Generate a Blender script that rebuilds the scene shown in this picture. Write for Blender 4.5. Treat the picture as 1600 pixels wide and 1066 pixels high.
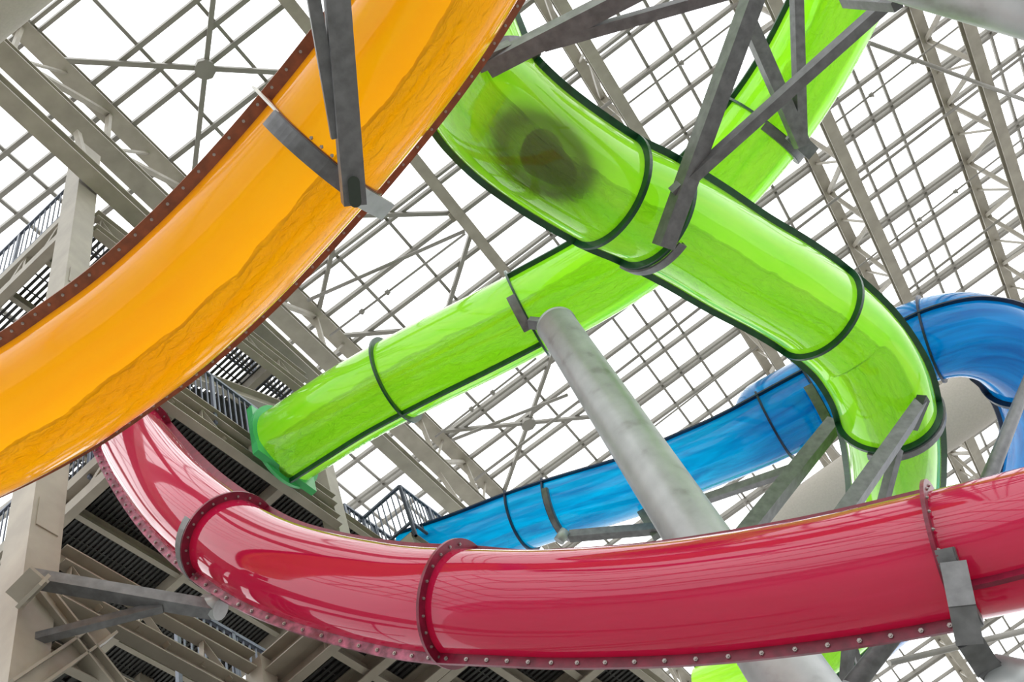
import bpy, bmesh, math, random
from mathutils import Vector, Matrix
random.seed(7)
R_ = math.radians
for o in list(bpy.data.objects): bpy.data.objects.remove(o)
C = bpy.context.scene.collection
scn = bpy.context.scene

# ------------------------------------------------------------------ camera, sky, exposure
F = 1700.0                                   # focal length for a 1600 px wide frame
CAM = Vector((0, 0, 1.6))                    # eye height above the floor
ZC = Vector((-572, -991, F)).normalized()    # zenith seen from the camera (x right, y down, z forward)
BD = Vector((1352.2, 1585.7, F)).normalized()
XC = BD.cross(ZC).normalized()
if XC.x < 0: XC = -XC
YC = ZC.cross(XC)
def to_world(c): return Vector((XC.dot(c), YC.dot(c), ZC.dot(c)))
right, up, back = to_world(Vector((1, 0, 0))), to_world(Vector((0, -1, 0))), to_world(Vector((0, 0, -1)))
cd = bpy.data.cameras.new('camera'); cam = bpy.data.objects.new('camera', cd); C.objects.link(cam)
m = Matrix.Identity(4)
for i in range(3):
    m[i][0], m[i][1], m[i][2], m[i][3] = right[i], up[i], back[i], CAM[i]
cam.matrix_world = m
cd.sensor_width = 36; cd.lens = F/1600*36; cd.clip_end = 400
scn.camera = cam
w = bpy.data.worlds.new('overcast_sky'); scn.world = w; w.use_nodes = True
wn = w.node_tree.nodes; wl = w.node_tree.links
bg = wn['Background']
tc = wn.new('ShaderNodeTexCoord'); sx = wn.new('ShaderNodeSeparateXYZ'); rp = wn.new('ShaderNodeValToRGB')
wl.new(tc.outputs['Generated'], sx.inputs[0]); wl.new(sx.outputs['Z'], rp.inputs[0]); wl.new(rp.outputs[0], bg.inputs[0])
rp.color_ramp.elements[0].position = 0.0; rp.color_ramp.elements[0].color = (.55, .56, .58, 1)
rp.color_ramp.elements[1].position = 0.55; rp.color_ramp.elements[1].color = (1, 1, 1, 1)
bg.inputs[1].default_value = 2.7
scn.view_settings.view_transform = 'Standard'; scn.view_settings.look = 'None'
scn.view_settings.gamma = 1; scn.view_settings.use_curve_mapping = False
scn.view_settings.exposure = 0.0
SL = math.asin(max(-1, min(1, BD.dot(ZC))))  # roof pitch

# ------------------------------------------------------------------ where things stand
def ray(px, py): return to_world(Vector((px-800, py-533, F)))
def P(px, py, z): return CAM + ray(px, py)*(z/F)
RV = Vector((0, math.cos(SL), math.sin(SL))); RN = Vector((0, -math.sin(SL), math.cos(SL)))
c0 = ray(800, 533); ROOF = (c0.normalized()*34).dot(RN)
RIDGE = 46.0
def roof(u, v, drop=0.0):
    """point of the glazed roof: u across the bays, v up the slope (past the ridge it falls again)"""
    if v <= RIDGE: p = RN*ROOF + RV*v
    else: p = RN*ROOF + RV*RIDGE + Vector((0, math.cos(SL), -math.sin(SL)))*(v-RIDGE)
    return CAM + p + Vector((u, 0, -drop))
T1 = to_world(Vector((1913, 1813, F))); T1.z = 0; T1.normalize(); T2 = Vector((T1.y, -T1.x, 0))
def tow(a, b, h): return CAM + T1*a + T2*b + Vector((0, 0, h))   # slide tower's own axes
ZUP = Vector((0, 0, 1))

# ------------------------------------------------------------------ materials
def mat(name):
    mt = bpy.data.materials.new(name); mt.use_nodes = True
    nt = mt.node_tree; nt.nodes.clear()
    return mt, nt.nodes, nt.links, nt.nodes.new('ShaderNodeOutputMaterial')
def ramp(n, stops):
    r = n.new('ShaderNodeValToRGB'); e = r.color_ramp.elements
    while len(e) < len(stops): e.new(.5)
    for k, (p, c) in enumerate(stops): e[k].position = p; e[k].color = (*c, 1)
    return r
def steel(name, col, rough=.5, metal=0.0, var=.18, scale=3.0, spots=None, bump=0.0):
    mt, n, l, out = mat(name)
    b = n.new('ShaderNodeBsdfPrincipled'); t = n.new('ShaderNodeTexCoord')
    no = n.new('ShaderNodeTexNoise'); no.inputs['Scale'].default_value = scale; no.inputs['Detail'].default_value = 5
    l.new(t.outputs['Object'], no.inputs['Vector'])
    lo = tuple(c*(1-var) for c in col); hi = tuple(min(1, c*(1+var)) for c in col)
    st = [(.32, lo), (.68, hi)]
    if spots: st = [(.28, spots)] + [(.42, lo), (.7, hi)]
    r = ramp(n, st); l.new(no.outputs['Fac'], r.inputs[0]); l.new(r.outputs[0], b.inputs['Base Color'])
    b.inputs['Roughness'].default_value = rough; b.inputs['Metallic'].default_value = metal
    if bump:
        bp = n.new('ShaderNodeBump'); bp.inputs['Strength'].default_value = bump; bp.inputs['Distance'].default_value = .02
        l.new(no.outputs['Fac'], bp.inputs['Height']); l.new(bp.outputs[0], b.inputs['Normal'])
    l.new(b.outputs[0], out.inputs[0]); return mt
def fibreglass(name, dark, light, trans, rough=.08, streak=(.35, 2.2), wet=(180, 60), wet_bump=.5, spec=1.45, wet_dark=.8, blotch=.5, clear=0.0):
    """thin coloured fibreglass: lets daylight through, glossy gelcoat, rippled where water runs along the bottom"""
    mt, n, l, out = mat(name)
    uv = n.new('ShaderNodeUVMap'); uv.uv_map = 'UVMap'
    mp = n.new('ShaderNodeMapping'); mp.inputs['Scale'].default_value = (streak[0], streak[1], 1); l.new(uv.outputs[0], mp.inputs[0])
    no = n.new('ShaderNodeTexNoise'); no.inputs['Scale'].default_value = 1.6; no.inputs['Detail'].default_value = 6; no.inputs['Distortion'].default_value = .6
    l.new(mp.outputs[0], no.inputs['Vector'])
    r = ramp(n, [(.5-blotch*.35, dark), (.5+blotch*.35, light)]); l.new(no.outputs['Fac'], r.inputs[0])
    # where the water runs (v of the UV map is the angle round the tube in turns)
    s = n.new('ShaderNodeSeparateXYZ'); l.new(uv.outputs[0], s.inputs[0])
    d = n.new('ShaderNodeMath'); d.operation = 'SUBTRACT'; d.inputs[1].default_value = wet[0]/360*6; l.new(s.outputs['Y'], d.inputs[0])
    a = n.new('ShaderNodeMath'); a.operation = 'ABSOLUTE'; l.new(d.outputs[0], a.inputs[0])
    wob = n.new('ShaderNodeTexNoise'); wob.inputs['Scale'].default_value = 2.2; wob.inputs['Detail'].default_value = 3; l.new(uv.outputs[0], wob.inputs['Vector'])
    wa = n.new('ShaderNodeMath'); wa.operation = 'MULTIPLY_ADD'; wa.inputs[1].default_value = .22; wa.inputs[2].default_value = -.11; l.new(wob.outputs['Fac'], wa.inputs[0])
    sm = n.new('ShaderNodeMath'); sm.operation = 'ADD'; l.new(a.outputs[0], sm.inputs[0]); l.new(wa.outputs[0], sm.inputs[1])
    mr = n.new('ShaderNodeMapRange'); hw = wet[1]/360*6
    mr.inputs['From Min'].default_value = hw+.03; mr.inputs['From Max'].default_value = hw-.03
    l.new(sm.outputs[0], mr.inputs['Value'])
    mul = n.new('ShaderNodeMixRGB'); mul.blend_type = 'MULTIPLY'; mul.inputs[2].default_value = (wet_dark, wet_dark, wet_dark, 1)
    l.new(mr.outputs[0], mul.inputs[0]); l.new(r.outputs[0], mul.inputs[1])
    rip = n.new('ShaderNodeTexNoise'); rip.inputs['Scale'].default_value = 7; rip.inputs['Detail'].default_value = 5; rip.inputs['Distortion'].default_value = .8
    mp2 = n.new('ShaderNodeMapping'); mp2.inputs['Scale'].default_value = (.8, 1.2, 1); l.new(uv.outputs[0], mp2.inputs[0]); l.new(mp2.outputs[0], rip.inputs['Vector'])
    hm = n.new('ShaderNodeMath'); hm.operation = 'MULTIPLY'; l.new(rip.outputs['Fac'], hm.inputs[0]); l.new(mr.outputs[0], hm.inputs[1])
    bp = n.new('ShaderNodeBump'); bp.inputs['Strength'].default_value = wet_bump; bp.inputs['Distance'].default_value = .12; l.new(hm.outputs[0], bp.inputs['Height'])
    df = n.new('ShaderNodeBsdfDiffuse'); tr = n.new('ShaderNodeBsdfTranslucent')
    l.new(mul.outputs[0], df.inputs['Color']); l.new(mul.outputs[0], tr.inputs['Color'])
    l.new(bp.outputs[0], df.inputs['Normal']); l.new(bp.outputs[0], tr.inputs['Normal'])
    mx = n.new('ShaderNodeMixShader'); mx.inputs[0].default_value = trans; l.new(df.outputs[0], mx.inputs[1]); l.new(tr.outputs[0], mx.inputs[2])
    body = mx
    if clear:
        tp = n.new('ShaderNodeBsdfTransparent'); l.new(mul.outputs[0], tp.inputs['Color'])
        mc = n.new('ShaderNodeMixShader'); mc.inputs[0].default_value = clear; l.new(mx.outputs[0], mc.inputs[1]); l.new(tp.outputs[0], mc.inputs[2]); body = mc
    gl = n.new('ShaderNodeBsdfGlossy'); gl.inputs['Roughness'].default_value = rough; gl.inputs['Color'].default_value = (1, 1, 1, 1)
    lw = n.new('ShaderNodeLayerWeight'); pw = n.new('ShaderNodeMath'); pw.operation = 'POWER'; pw.inputs[1].default_value = 4.5; l.new(lw.outputs['Facing'], pw.inputs[0])
    f0 = ((spec-1)/(spec+1))**2; fr = n.new('ShaderNodeMath'); fr.operation = 'MULTIPLY_ADD'; fr.inputs[1].default_value = 1-f0; fr.inputs[2].default_value = f0; l.new(pw.outputs[0], fr.inputs[0])
    mg = n.new('ShaderNodeMixShader'); l.new(fr.outputs[0], mg.inputs[0]); l.new(body.outputs[0], mg.inputs[1]); l.new(gl.outputs[0], mg.inputs[2])
    l.new(mg.outputs[0], out.inputs[0]); return mt
def glass(name):
    mt, n, l, out = mat(name)
    tp = n.new('ShaderNodeBsdfTransparent'); tp.inputs[0].default_value = (.96, .97, .97, 1)
    gl = n.new('ShaderNodeBsdfGlossy'); gl.inputs['Roughness'].default_value = .05
    mx = n.new('ShaderNodeMixShader'); mx.inputs[0].default_value = .03; l.new(tp.outputs[0], mx.inputs[1]); l.new(gl.outputs[0], mx.inputs[2])
    l.new(mx.outputs[0], out.inputs[0]); return mt
M = dict(
    paint=steel('beige_steel_paint', (.30, .27, .215), .5, 0, .12, 2.5, bump=.05),
    alu=steel('grey_aluminium_bars', (.25, .235, .205), .42, .25, .08, 2),
    galv=steel('galvanised_steel', (.155, .157, .16), .42, .4, .16, 9, spots=(.11, .112, .11), bump=.08),
    pipe=steel('galvanised_pipe', (.38, .40, .40), .4, .3, .10, 3.2, spots=(.26, .27, .26), bump=.03),
    rail=steel('blue_grey_railing', (.13, .15, .19), .4, .3, .1, 4),
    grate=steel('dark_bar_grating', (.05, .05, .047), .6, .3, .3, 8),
    duct=steel('beige_fabric_duct', (.42, .385, .335), .9, 0, .05, 20),
    bolt=steel('zinc_bolt', (.36, .33, .31), .35, .6, .1, 20),
    floor=steel('pale_pool_deck', (.30, .30, .28), .7, 0, .06, .6),
    wallp=steel('pale_wall_panel', (.5, .5, .49), .6, 0, .05, .5),
    white=steel('white_plastic', (.7, .69, .64), .4, 0, .04, 10),
    green=fibreglass('green_fibreglass', (.46, .93, .03), (.70, 1.0, .17), .84, .06, (.3, 1.6), (198, 34), .8, 1.5, .80, .7),  # paler streak colour also paints in bright patches lit from above
    greenbox=steel('green_gelcoat', (.05, .42, .12), .3, 0, .1, 3),
    green_fl=steel('dark_green_flange', (.006, .055, .022), .32, 0, .25, 9, bump=.05),
    orange=fibreglass('orange_fibreglass', (1.0, .39, .0), (1.0, .49, .002), .78, .10, (.25, 1.5), (218, 42), .9, 1.3, .78, .9),
    orange_fl=steel('brown_orange_flange', (.20, .055, .018), .4, 0, .25, 9),
    red=fibreglass('red_fibreglass', (.60, .010, .080), (.70, .018, .112), .50, .045, (.3, 2.0), (180, 1), .0, 1.6, 1.0, .9),
    red_fl=steel('dark_red_flange', (.17, .006, .026), .35, 0, .3, 10, bump=.05),
    red_white=steel('resin_smeared_red_flange', (.36, .09, .15), .4, 0, .5, 9, spots=(.17, .008, .03)),
    blue=fibreglass('blue_fibreglass', (.0, .19, .50), (.0, .58, 1.0), .72, .08, (.55, 3.0), (195, 40), .3, 1.42, .85, .75),
    blue_fl=steel('dark_blue_flange', (.006, .016, .05), .35, 0, .25, 9),
    rubber=steel('dark_rubber', (.02, .03, .02), .5, 0, .1, 6),
    cloth=steel('dark_swim_shorts', (.008, .009, .012), .9, 0, .1, 6),
    skin=steel('skin', (.40, .24, .16), .5, 0, .06, 9),
    glass=glass('roof_glazing'),
)

# ------------------------------------------------------------------ mesh helpers
class MB:
    def __init__(s): s.v = []; s.f = []; s.uv = {}; s.smooth = []
    def add(s, vs, fs, smooth=False):
        k = len(s.v); s.v += [tuple(v) for v in vs]
        for f in fs: s.f.append(tuple(i+k for i in f)); s.smooth.append(smooth)
    def prism(s, p0, p1, prof, upv=ZUP, prof1=None):
        """outline prof [(x, y)] swept from p0 to p1; y points along upv"""
        t = (p1-p0).normalized(); y = upv-t*upv.dot(t)
        if y.length < 1e-4: y = Vector((1, 0, 0))-t*t.x
        y.normalize(); x = t.cross(y); n = len(prof); q = prof1 or prof
        vs = [p0+x*a+y*b for a, b in prof]+[p1+x*a+y*b for a, b in q]
        fs = [(i, (i+1) % n, n+(i+1) % n, n+i) for i in range(n)]+[tuple(range(n))[::-1], tuple(range(n, 2*n))]
        s.add(vs, fs); return s
    def box(s, p0, p1, wd, ht, upv=ZUP): return s.prism(p0, p1, rect(wd, ht), upv)
    def bar(s, p0, p1, r, n=8):
        return s.tube([p0, p1], r, n)
    def tube(s, pts, r, n=10, cap=True, smooth=True):
        rings = []; pts = [Vector(p) for p in pts]; rs = r if isinstance(r, (list, tuple)) else [r]*len(pts); ref = None
        for i, p in enumerate(pts):
            t = (pts[min(i+1, len(pts)-1)]-pts[max(i-1, 0)]).normalized()
            if ref is None: ref = ZUP if abs(t.z) < .9 else Vector((1, 0, 0))
            y = (ref-t*ref.dot(t)).normalized(); ref = y; x = t.cross(y)
            rings.append([p+(x*math.cos(a)+y*math.sin(a))*rs[i] for a in [2*math.pi*k/n for k in range(n)]])
        vs = [v for rr in rings for v in rr]; fs = []
        for i in range(len(pts)-1):
            for k in range(n): fs.append((i*n+k, i*n+(k+1) % n, (i+1)*n+(k+1) % n, (i+1)*n+k))
        s.add(vs, fs, smooth)
        if cap: 
            b = len(s.v)-len(vs); s.f += [tuple(b+k for k in range(n))[::-1], tuple(b+(len(pts)-1)*n+k for k in range(n))]; s.smooth += [False, False]
        return s
    def build(s, name, mt, parent=None, origin=None, bevel=0):
        me = bpy.data.meshes.new(name)
        par = parent.location if parent is not None and parent.parent is None else Vector()
        if parent is not None and parent.parent is not None: par = parent.parent.location
        if origin is None: origin = Vector(par) if parent is not None else Vector(s.v[0])
        me.from_pydata([(Vector(v)-origin) for v in s.v], [], s.f)
        for p, sm in zip(me.polygons, s.smooth): p.use_smooth = sm
        if s.uv:
            ul = me.uv_layers.new(name='UVMap')
            for p in me.polygons:
                us = s.uv.get(p.index)
                if us:
                    for li, q in zip(p.loop_indices, us): ul.data[li].uv = q
        me.materials.append(M[mt] if isinstance(mt, str) else mt)
        o = bpy.data.objects.new(name, me); C.objects.link(o)
        if parent is not None: o.parent = parent
        else: o.location = origin
        return o
def rect(wd, ht): return [(-wd/2, -ht/2), (wd/2, -ht/2), (wd/2, ht/2), (-wd/2, ht/2)]
def ibeam(wd, ht, t=.02, tw=.014):
    a, b = wd/2, ht/2; c = tw/2
    return [(-a, -b), (a, -b), (a, -b+t), (c, -b+t), (c, b-t), (a, b-t), (a, b), (-a, b), (-a, b-t), (-c, b-t), (-c, -b+t), (-a, -b+t)]
def channel(wd, ht, t=.014):
    a, b = wd/2, ht/2
    return [(-a, -b), (a, -b), (a, -b+t), (-a+t, -b+t), (-a+t, b-t), (a, b-t), (a, b), (-a, b)]
def angle(wd, t=.012): return [(-wd/2, -wd/2), (wd/2, -wd/2), (wd/2, -wd/2+t), (-wd/2+t, -wd/2+t), (-wd/2+t, wd/2), (-wd/2, wd/2)]
def tag(o, label=None, cat=None, group=None, kind=None):
    if label: o['label'] = label
    if cat: o['category'] = cat
    if group: o['group'] = group
    if kind: o['kind'] = kind
    return o
def thing(name, loc, label, cat, group=None):
    o = bpy.data.objects.new(name, None); C.objects.link(o); o.location = loc; o.empty_display_size = .2
    return tag(o, label, cat, group)
def copy_tree(o, parent=None, shift=None):
    c = o.copy(); C.objects.link(c); c.parent = parent
    if shift is not None: c.location = o.location+shift
    for ch in [q for q in bpy.data.objects if q.parent == o]: copy_tree(ch, c)
    return c

# ------------------------------------------------------------------ the setting: floor, glazed roof, far wall
def quad(name, pts, mt, kind='structure', thick=None):
    b = MB()
    if thick is None: b.add(pts, [(0, 1, 2, 3)])
    else:
        lo = [Vector(p)+Vector(thick) for p in pts]
        b.add(list(pts)+lo, [(0, 1, 2, 3), (7, 6, 5, 4), (0, 4, 5, 1), (1, 5, 6, 2), (2, 6, 7, 3), (3, 7, 4, 0)])
    o = b.build(name, mt); tag(o, kind=kind); return o
U0, U1, V0, V1 = -26, 30, -14, 92
quad('floor', [Vector((U0-4, -20, 0)), Vector((U1+4, -20, 0)), Vector((U1+4, 96, 0)), Vector((U0-4, 96, 0))], 'floor', thick=(0, 0, -.3))
g = MB()
for va, vb in ((V0, RIDGE), (RIDGE, V1)):
    g.add([roof(U0, va, -.16), roof(U1, va, -.16), roof(U1, vb, -.16), roof(U0, vb, -.16)], [(0, 1, 2, 3)])
    g.add([roof(U0, va, -.18), roof(U1, va, -.18), roof(U1, vb, -.18), roof(U0, vb, -.18)], [(3, 2, 1, 0)])
tag(g.build('ceiling', 'glass'), kind='structure')

# roof trusses (top chord in the roof, bottom chord hung 2.6 m below, posts and diagonals between)
DROP = 2.6; PAN = 2.66
def add_truss(u, label, wide=.30, first=None):
    t = thing('roof_truss', roof(u, 2), label, 'roof truss')
    for va, vb in ((-8, RIDGE), (RIDGE, 78)):
        MB().prism(roof(u, va), roof(u, vb), ibeam(wide, .30, .05, .06), RN).build('top_chord', 'paint', t)
        MB().prism(roof(u, va, DROP), roof(u, vb, DROP), ibeam(wide, .30, .05, .06), RN).build('bottom_chord', 'paint', t)
    v = 24.35-PAN*10; k = 0
    while v < 74:
        MB().box(roof(u, v, .1), roof(u, v, DROP-.1), .09, .13, Vector((1, 0, 0))).build('post', 'paint', t)
        MB().box(roof(u, v+PAN, .1), roof(u, v, DROP-.1), .12, .12, Vector((1, 0, 0))).build('diagonal', 'paint', t)
        MB().box(roof(u, v+PAN*.5, .1), roof(u, v, DROP-.1), .06, .06, Vector((1, 0, 0))).build('strut', 'paint', t)
        v += PAN; k += 1
    return t
add_truss(-6.5, 'beige steel roof truss above the slide tower, nearest the left edge', .46)
add_truss(3.62, 'beige steel roof truss above the bend of the upper green tube')
add_truss(8.2, 'pinkish grey roof truss seen to the right of the upper right green tube', .34)
add_truss(12.8, 'pinkish grey roof truss nearest the top right corner of the photo', .34)
add_truss(17.5, 'pinkish grey roof truss at the far right edge above the blue slide', .34)
# heavier girder hung beside the left truss, seen as the lower broad beam at upper left
def near(v): return CAM+(roof(-7.02, v, 2.9)-CAM)*.88
t = thing('roof_girder', near(4), 'broad beige girder running past the tower column at upper left', 'girder')
MB().prism(near(-8), near(RIDGE), ibeam(.34, .40, .05, .06), RN).build('beam', 'paint', t)
for k in range(7):
    q = near(3+k*5.3); MB().box(q+ZUP*.2, q+ZUP*2.6+Vector((-.34, 0, 0)), .12, .12, Vector((0, 1, 0))).build('link_post', 'paint', t)
t = thing('roof_rafter', roof(-1.48, 0, .2), 'wide grey-green rafter running down behind the orange slide to the green tube', 'rafter')
MB().prism(roof(-1.48, -8, .22), roof(-1.48, RIDGE, .22), ibeam(.30, .42, .03, .03), RN).build('beam', 'paint', t)
for v in (11.2, 16.4, 21.6, 27): MB().box(roof(-1.74, v, .3), roof(-1.62, v, .3), .3, .02).build('gusset_plate', 'paint', t)

# purlins: square tubes across the bays
single = [7.62, 8.31, 8.95, 10.22, 12.8, 14.0, 16.62, 17.92, 20.35, 21.6, 24.45, 25.75, 28.25, 29.58, 32.3, 33.6, 36.3, 37.6, 40.3, 41.6, 44.3]
double = [5.9, 11.45, 15.3, 19.1, 23.05, 27.05, 31.0, 35.0, 39.0, 43.0]
post_s = [48.0+1.33*k for k in range(20) if k % 3]; post_d = [48.0+1.33*k for k in range(20) if k % 3 == 0]
for v in single+post_s:
    far = v > RIDGE
    o = MB().box(roof(U0, v, -.02), roof(U1, v, -.02), .12, .14, RN).build('roof_purlin', 'alu')
    tag(o, 'single grey square purlin running across the roof panes, upper right to lower left', 'purlin', 'single roof purlins')
for v in double+post_d:
    t = thing('double_purlin', roof(U0, v), 'pair of parallel grey purlins with a bright slot between them, across the roof', 'purlin', 'double roof purlins')
    for dv in (-.11, .11): MB().box(roof(U0, v+dv, -.02), roof(U1, v+dv, -.02), .09, .15, RN).build('purlin_bar', 'alu', t)
bars = [-4.88, -3.15, .26, 1.04, 1.86, 5.19, 5.98, 6.73, 9.68, 10.47, 11.17, 14.1, 14.87, 15.6, 18.8, 19.6, 20.4, -8.95, -9.95, -12.2, -13.9, -15.5]
for u in bars:
    o = MB(); o.box(roof(u, V0, -.10), roof(u, RIDGE, -.10), .085, .09, RN); o.box(roof(u, RIDGE, -.10), roof(u, V1, -.10), .085, .09, RN)
    tag(o.build('glazing_bar', 'alu'), 'thin grey glazing bar crossing the purlins, running upper left to lower right', 'glazing bar', 'roof glazing bars')
tag(MB().box(roof(U0, RIDGE, .05), roof(U1, RIDGE, .05), .2, .2).build('trim_1', 'alu'), kind='structure')
# X braces between left truss and rafter, round gusset at each crossing
for k, (va, vb, name) in enumerate([(6.7, 11.2, 'top left of the photo'), (12.2, 16.4, 'beside the orange slide'), (17.35, 21.4, 'above the lower green tube'), (22.55, 26.75, 'left of the big grey column')]):
    ca = roof(-4.05, (va+vb)/2, .1)
    t = thing('cross_brace', ca, 'grey X-shaped roof brace with a centre plate, ' + name, 'brace')
    MB().box(roof(-6.45, va, .1), roof(-1.6, vb, .1), .12, .1, RN).build('brace_arm', 'alu', t)
    MB().box(roof(-6.45, vb, .08), roof(-1.6, va, .08), .12, .1, RN).build('brace_arm', 'alu', t)
    MB().tube([ca+RN*.09, ca-RN*.1], .26, 8, smooth=False).build('centre_plate', 'alu', t)
# pipes and sprinkler lines hung under the roof
def pr(px, py, drop):
    r = ray(px, py); q = (roof(0, 0, drop)-CAM).dot(RN)/r.dot(RN); return CAM+r*q
def hung(name, label, cat, x0, y0, x1, y1, r, drop, ext=(0, 0), coup=()):
    a, b = pr(x0, y0, drop), pr(x1, y1, drop); d = b-a; a2 = a-d*ext[0]; b2 = b+d*ext[1]
    t = thing(name, a2, label, cat)
    MB().tube([a2, b2], r, 8).build('pipe', 'alu', t)
    for q in coup:
        p = a+d*q; MB().tube([p-d.normalized()*.06, p+d.normalized()*.06], r*2.1, 8).build('coupling', 'alu', t)
        MB().tube([p, p-ZUP*.14], r*.9, 6).build('sprinkler_head', 'alu', t)
    return t
hung('sprinkler_pipe', 'thin grey sprinkler line between orange slide and lower green tube', 'pipe', 515, 525, 727, 365, .035, 1.2, (0, .0), (.24, .43))
hung('sprinkler_pipe', 'thin grey sprinkler line below the lower green tube left of the column', 'pipe', 680, 683, 838, 560, .035, 1.2, (0, 0), (.36, .57))
hung('sprinkler_pipe', 'thin dark sprinkler line left of the upper arm at top centre', 'pipe', 984, 160, 1152, 31, .03, 1.2, (.2, .6), (.48,))
hung('sprinkler_pipe', 'thin dark sprinkler line beside the upper right green tube', 'pipe', 1305, 192, 1500, 40, .03, 1.2, (0, .6), (.29, .63))
hung('sprinkler_pipe', 'thin dark sprinkler line crossing the roof above the blue slide', 'pipe', 1389, 380, 1598, 217, .03, 1.2, (.7, .5), (.23, .5))
hung('sprinkler_pipe', 'thin dark sprinkler line just above the blue trough', 'pipe', 1018, 670, 1180, 545, .03, 1.2, (.2, .4))
hung('service_pipe', 'grey service pipe beside the double purlin at top centre', 'pipe', 971, 146, 1146, 11, .055, .9, (.2, .8))
hung('service_pipe', 'grey service pipe left of the column crossing an X brace', 'pipe', 738, 753, 898, 632, .05, .9, (.05, .1))
hung('service_pipe', 'grey service pipe between column and first green tube', 'pipe', 956, 588, 1090, 484, .05, .9, (.4, .5))
hung('service_pipe', 'grey service pipe passing in front of the right trusses', 'pipe', 1300, 316, 1478, 180, .05, .9, (.6, .8))
hung('service_pipe', 'light grey service pipe above the blue dome at right', 'pipe', 1420, 453, 1560, 345, .045, .9, (0, 1.0))
hung('service_pipe', 'slanting grey pipe above the lower green tube', 'pipe', 480, 470, 726, 361, .055, .7)
hung('service_pipe', 'slanting grey pipe crossing the X brace left of the column', 'pipe', 706, 688, 887, 617, .055, .7)
hung('brace_rod', 'pale slanting rod crossing both right trusses at top right', 'rod', 1358, 67, 1600, 156, .06, 2.9, (0, .5))
hung('service_pipe', 'grey sloping pipe at lower right under the red slide', 'pipe', 1400, 1034, 1600, 986, .09, 12, (.05, .5))
# beige ventilation ducts
t = thing('ventilation_duct', P(1440, 686, 30), 'big beige round ventilation duct behind the curl of the green tube', 'duct')
a = P(1462, 664, 30); MB().tube([a-Vector((7.5, 0, 0)), a+Vector((9, 0, 0))], .80, 48).build('duct_run', 'duct', t)
for q in (-5.5, -2.5, .5, 3.5): MB().box(a+Vector((q, 0, .78)), a+Vector((q, 0, 2.5)), .04, .04, Vector((1, 0, 0))).build('hanger', 'alu', t)
t = thing('ventilation_duct', P(0, 0, 20), 'beige round ventilation duct filling the top left corner', 'duct')
a = P(0, -36, 20); MB().tube([a-Vector((6, 0, 0)), a+Vector((4, 0, 0))], .85, 48).build('duct_run', 'duct', t)
# far window wall behind the viewer's place: seen in the gloss of the red slide
t = MB()
for k in range(17): 
    x = -24+k*3.2; t.box(Vector((x, -15, 0)), Vector((x, -15, 24)), .22, .3, Vector((1, 0, 0)))
for h in (.2, 4, 8, 12, 16, 20, 24): t.box(Vector((-24, -15, h)), Vector((27.2, -15, h)), .3, .2)
tag(t.build('window_1', 'paint'), kind='structure')
quad('wall_back', [Vector((-24, -15.3, 0)), Vector((27, -15.3, 0)), Vector((27, -15.3, 5)), Vector((-24, -15.3, 5))], 'wallp', thick=(0, -.2, 0))

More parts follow.
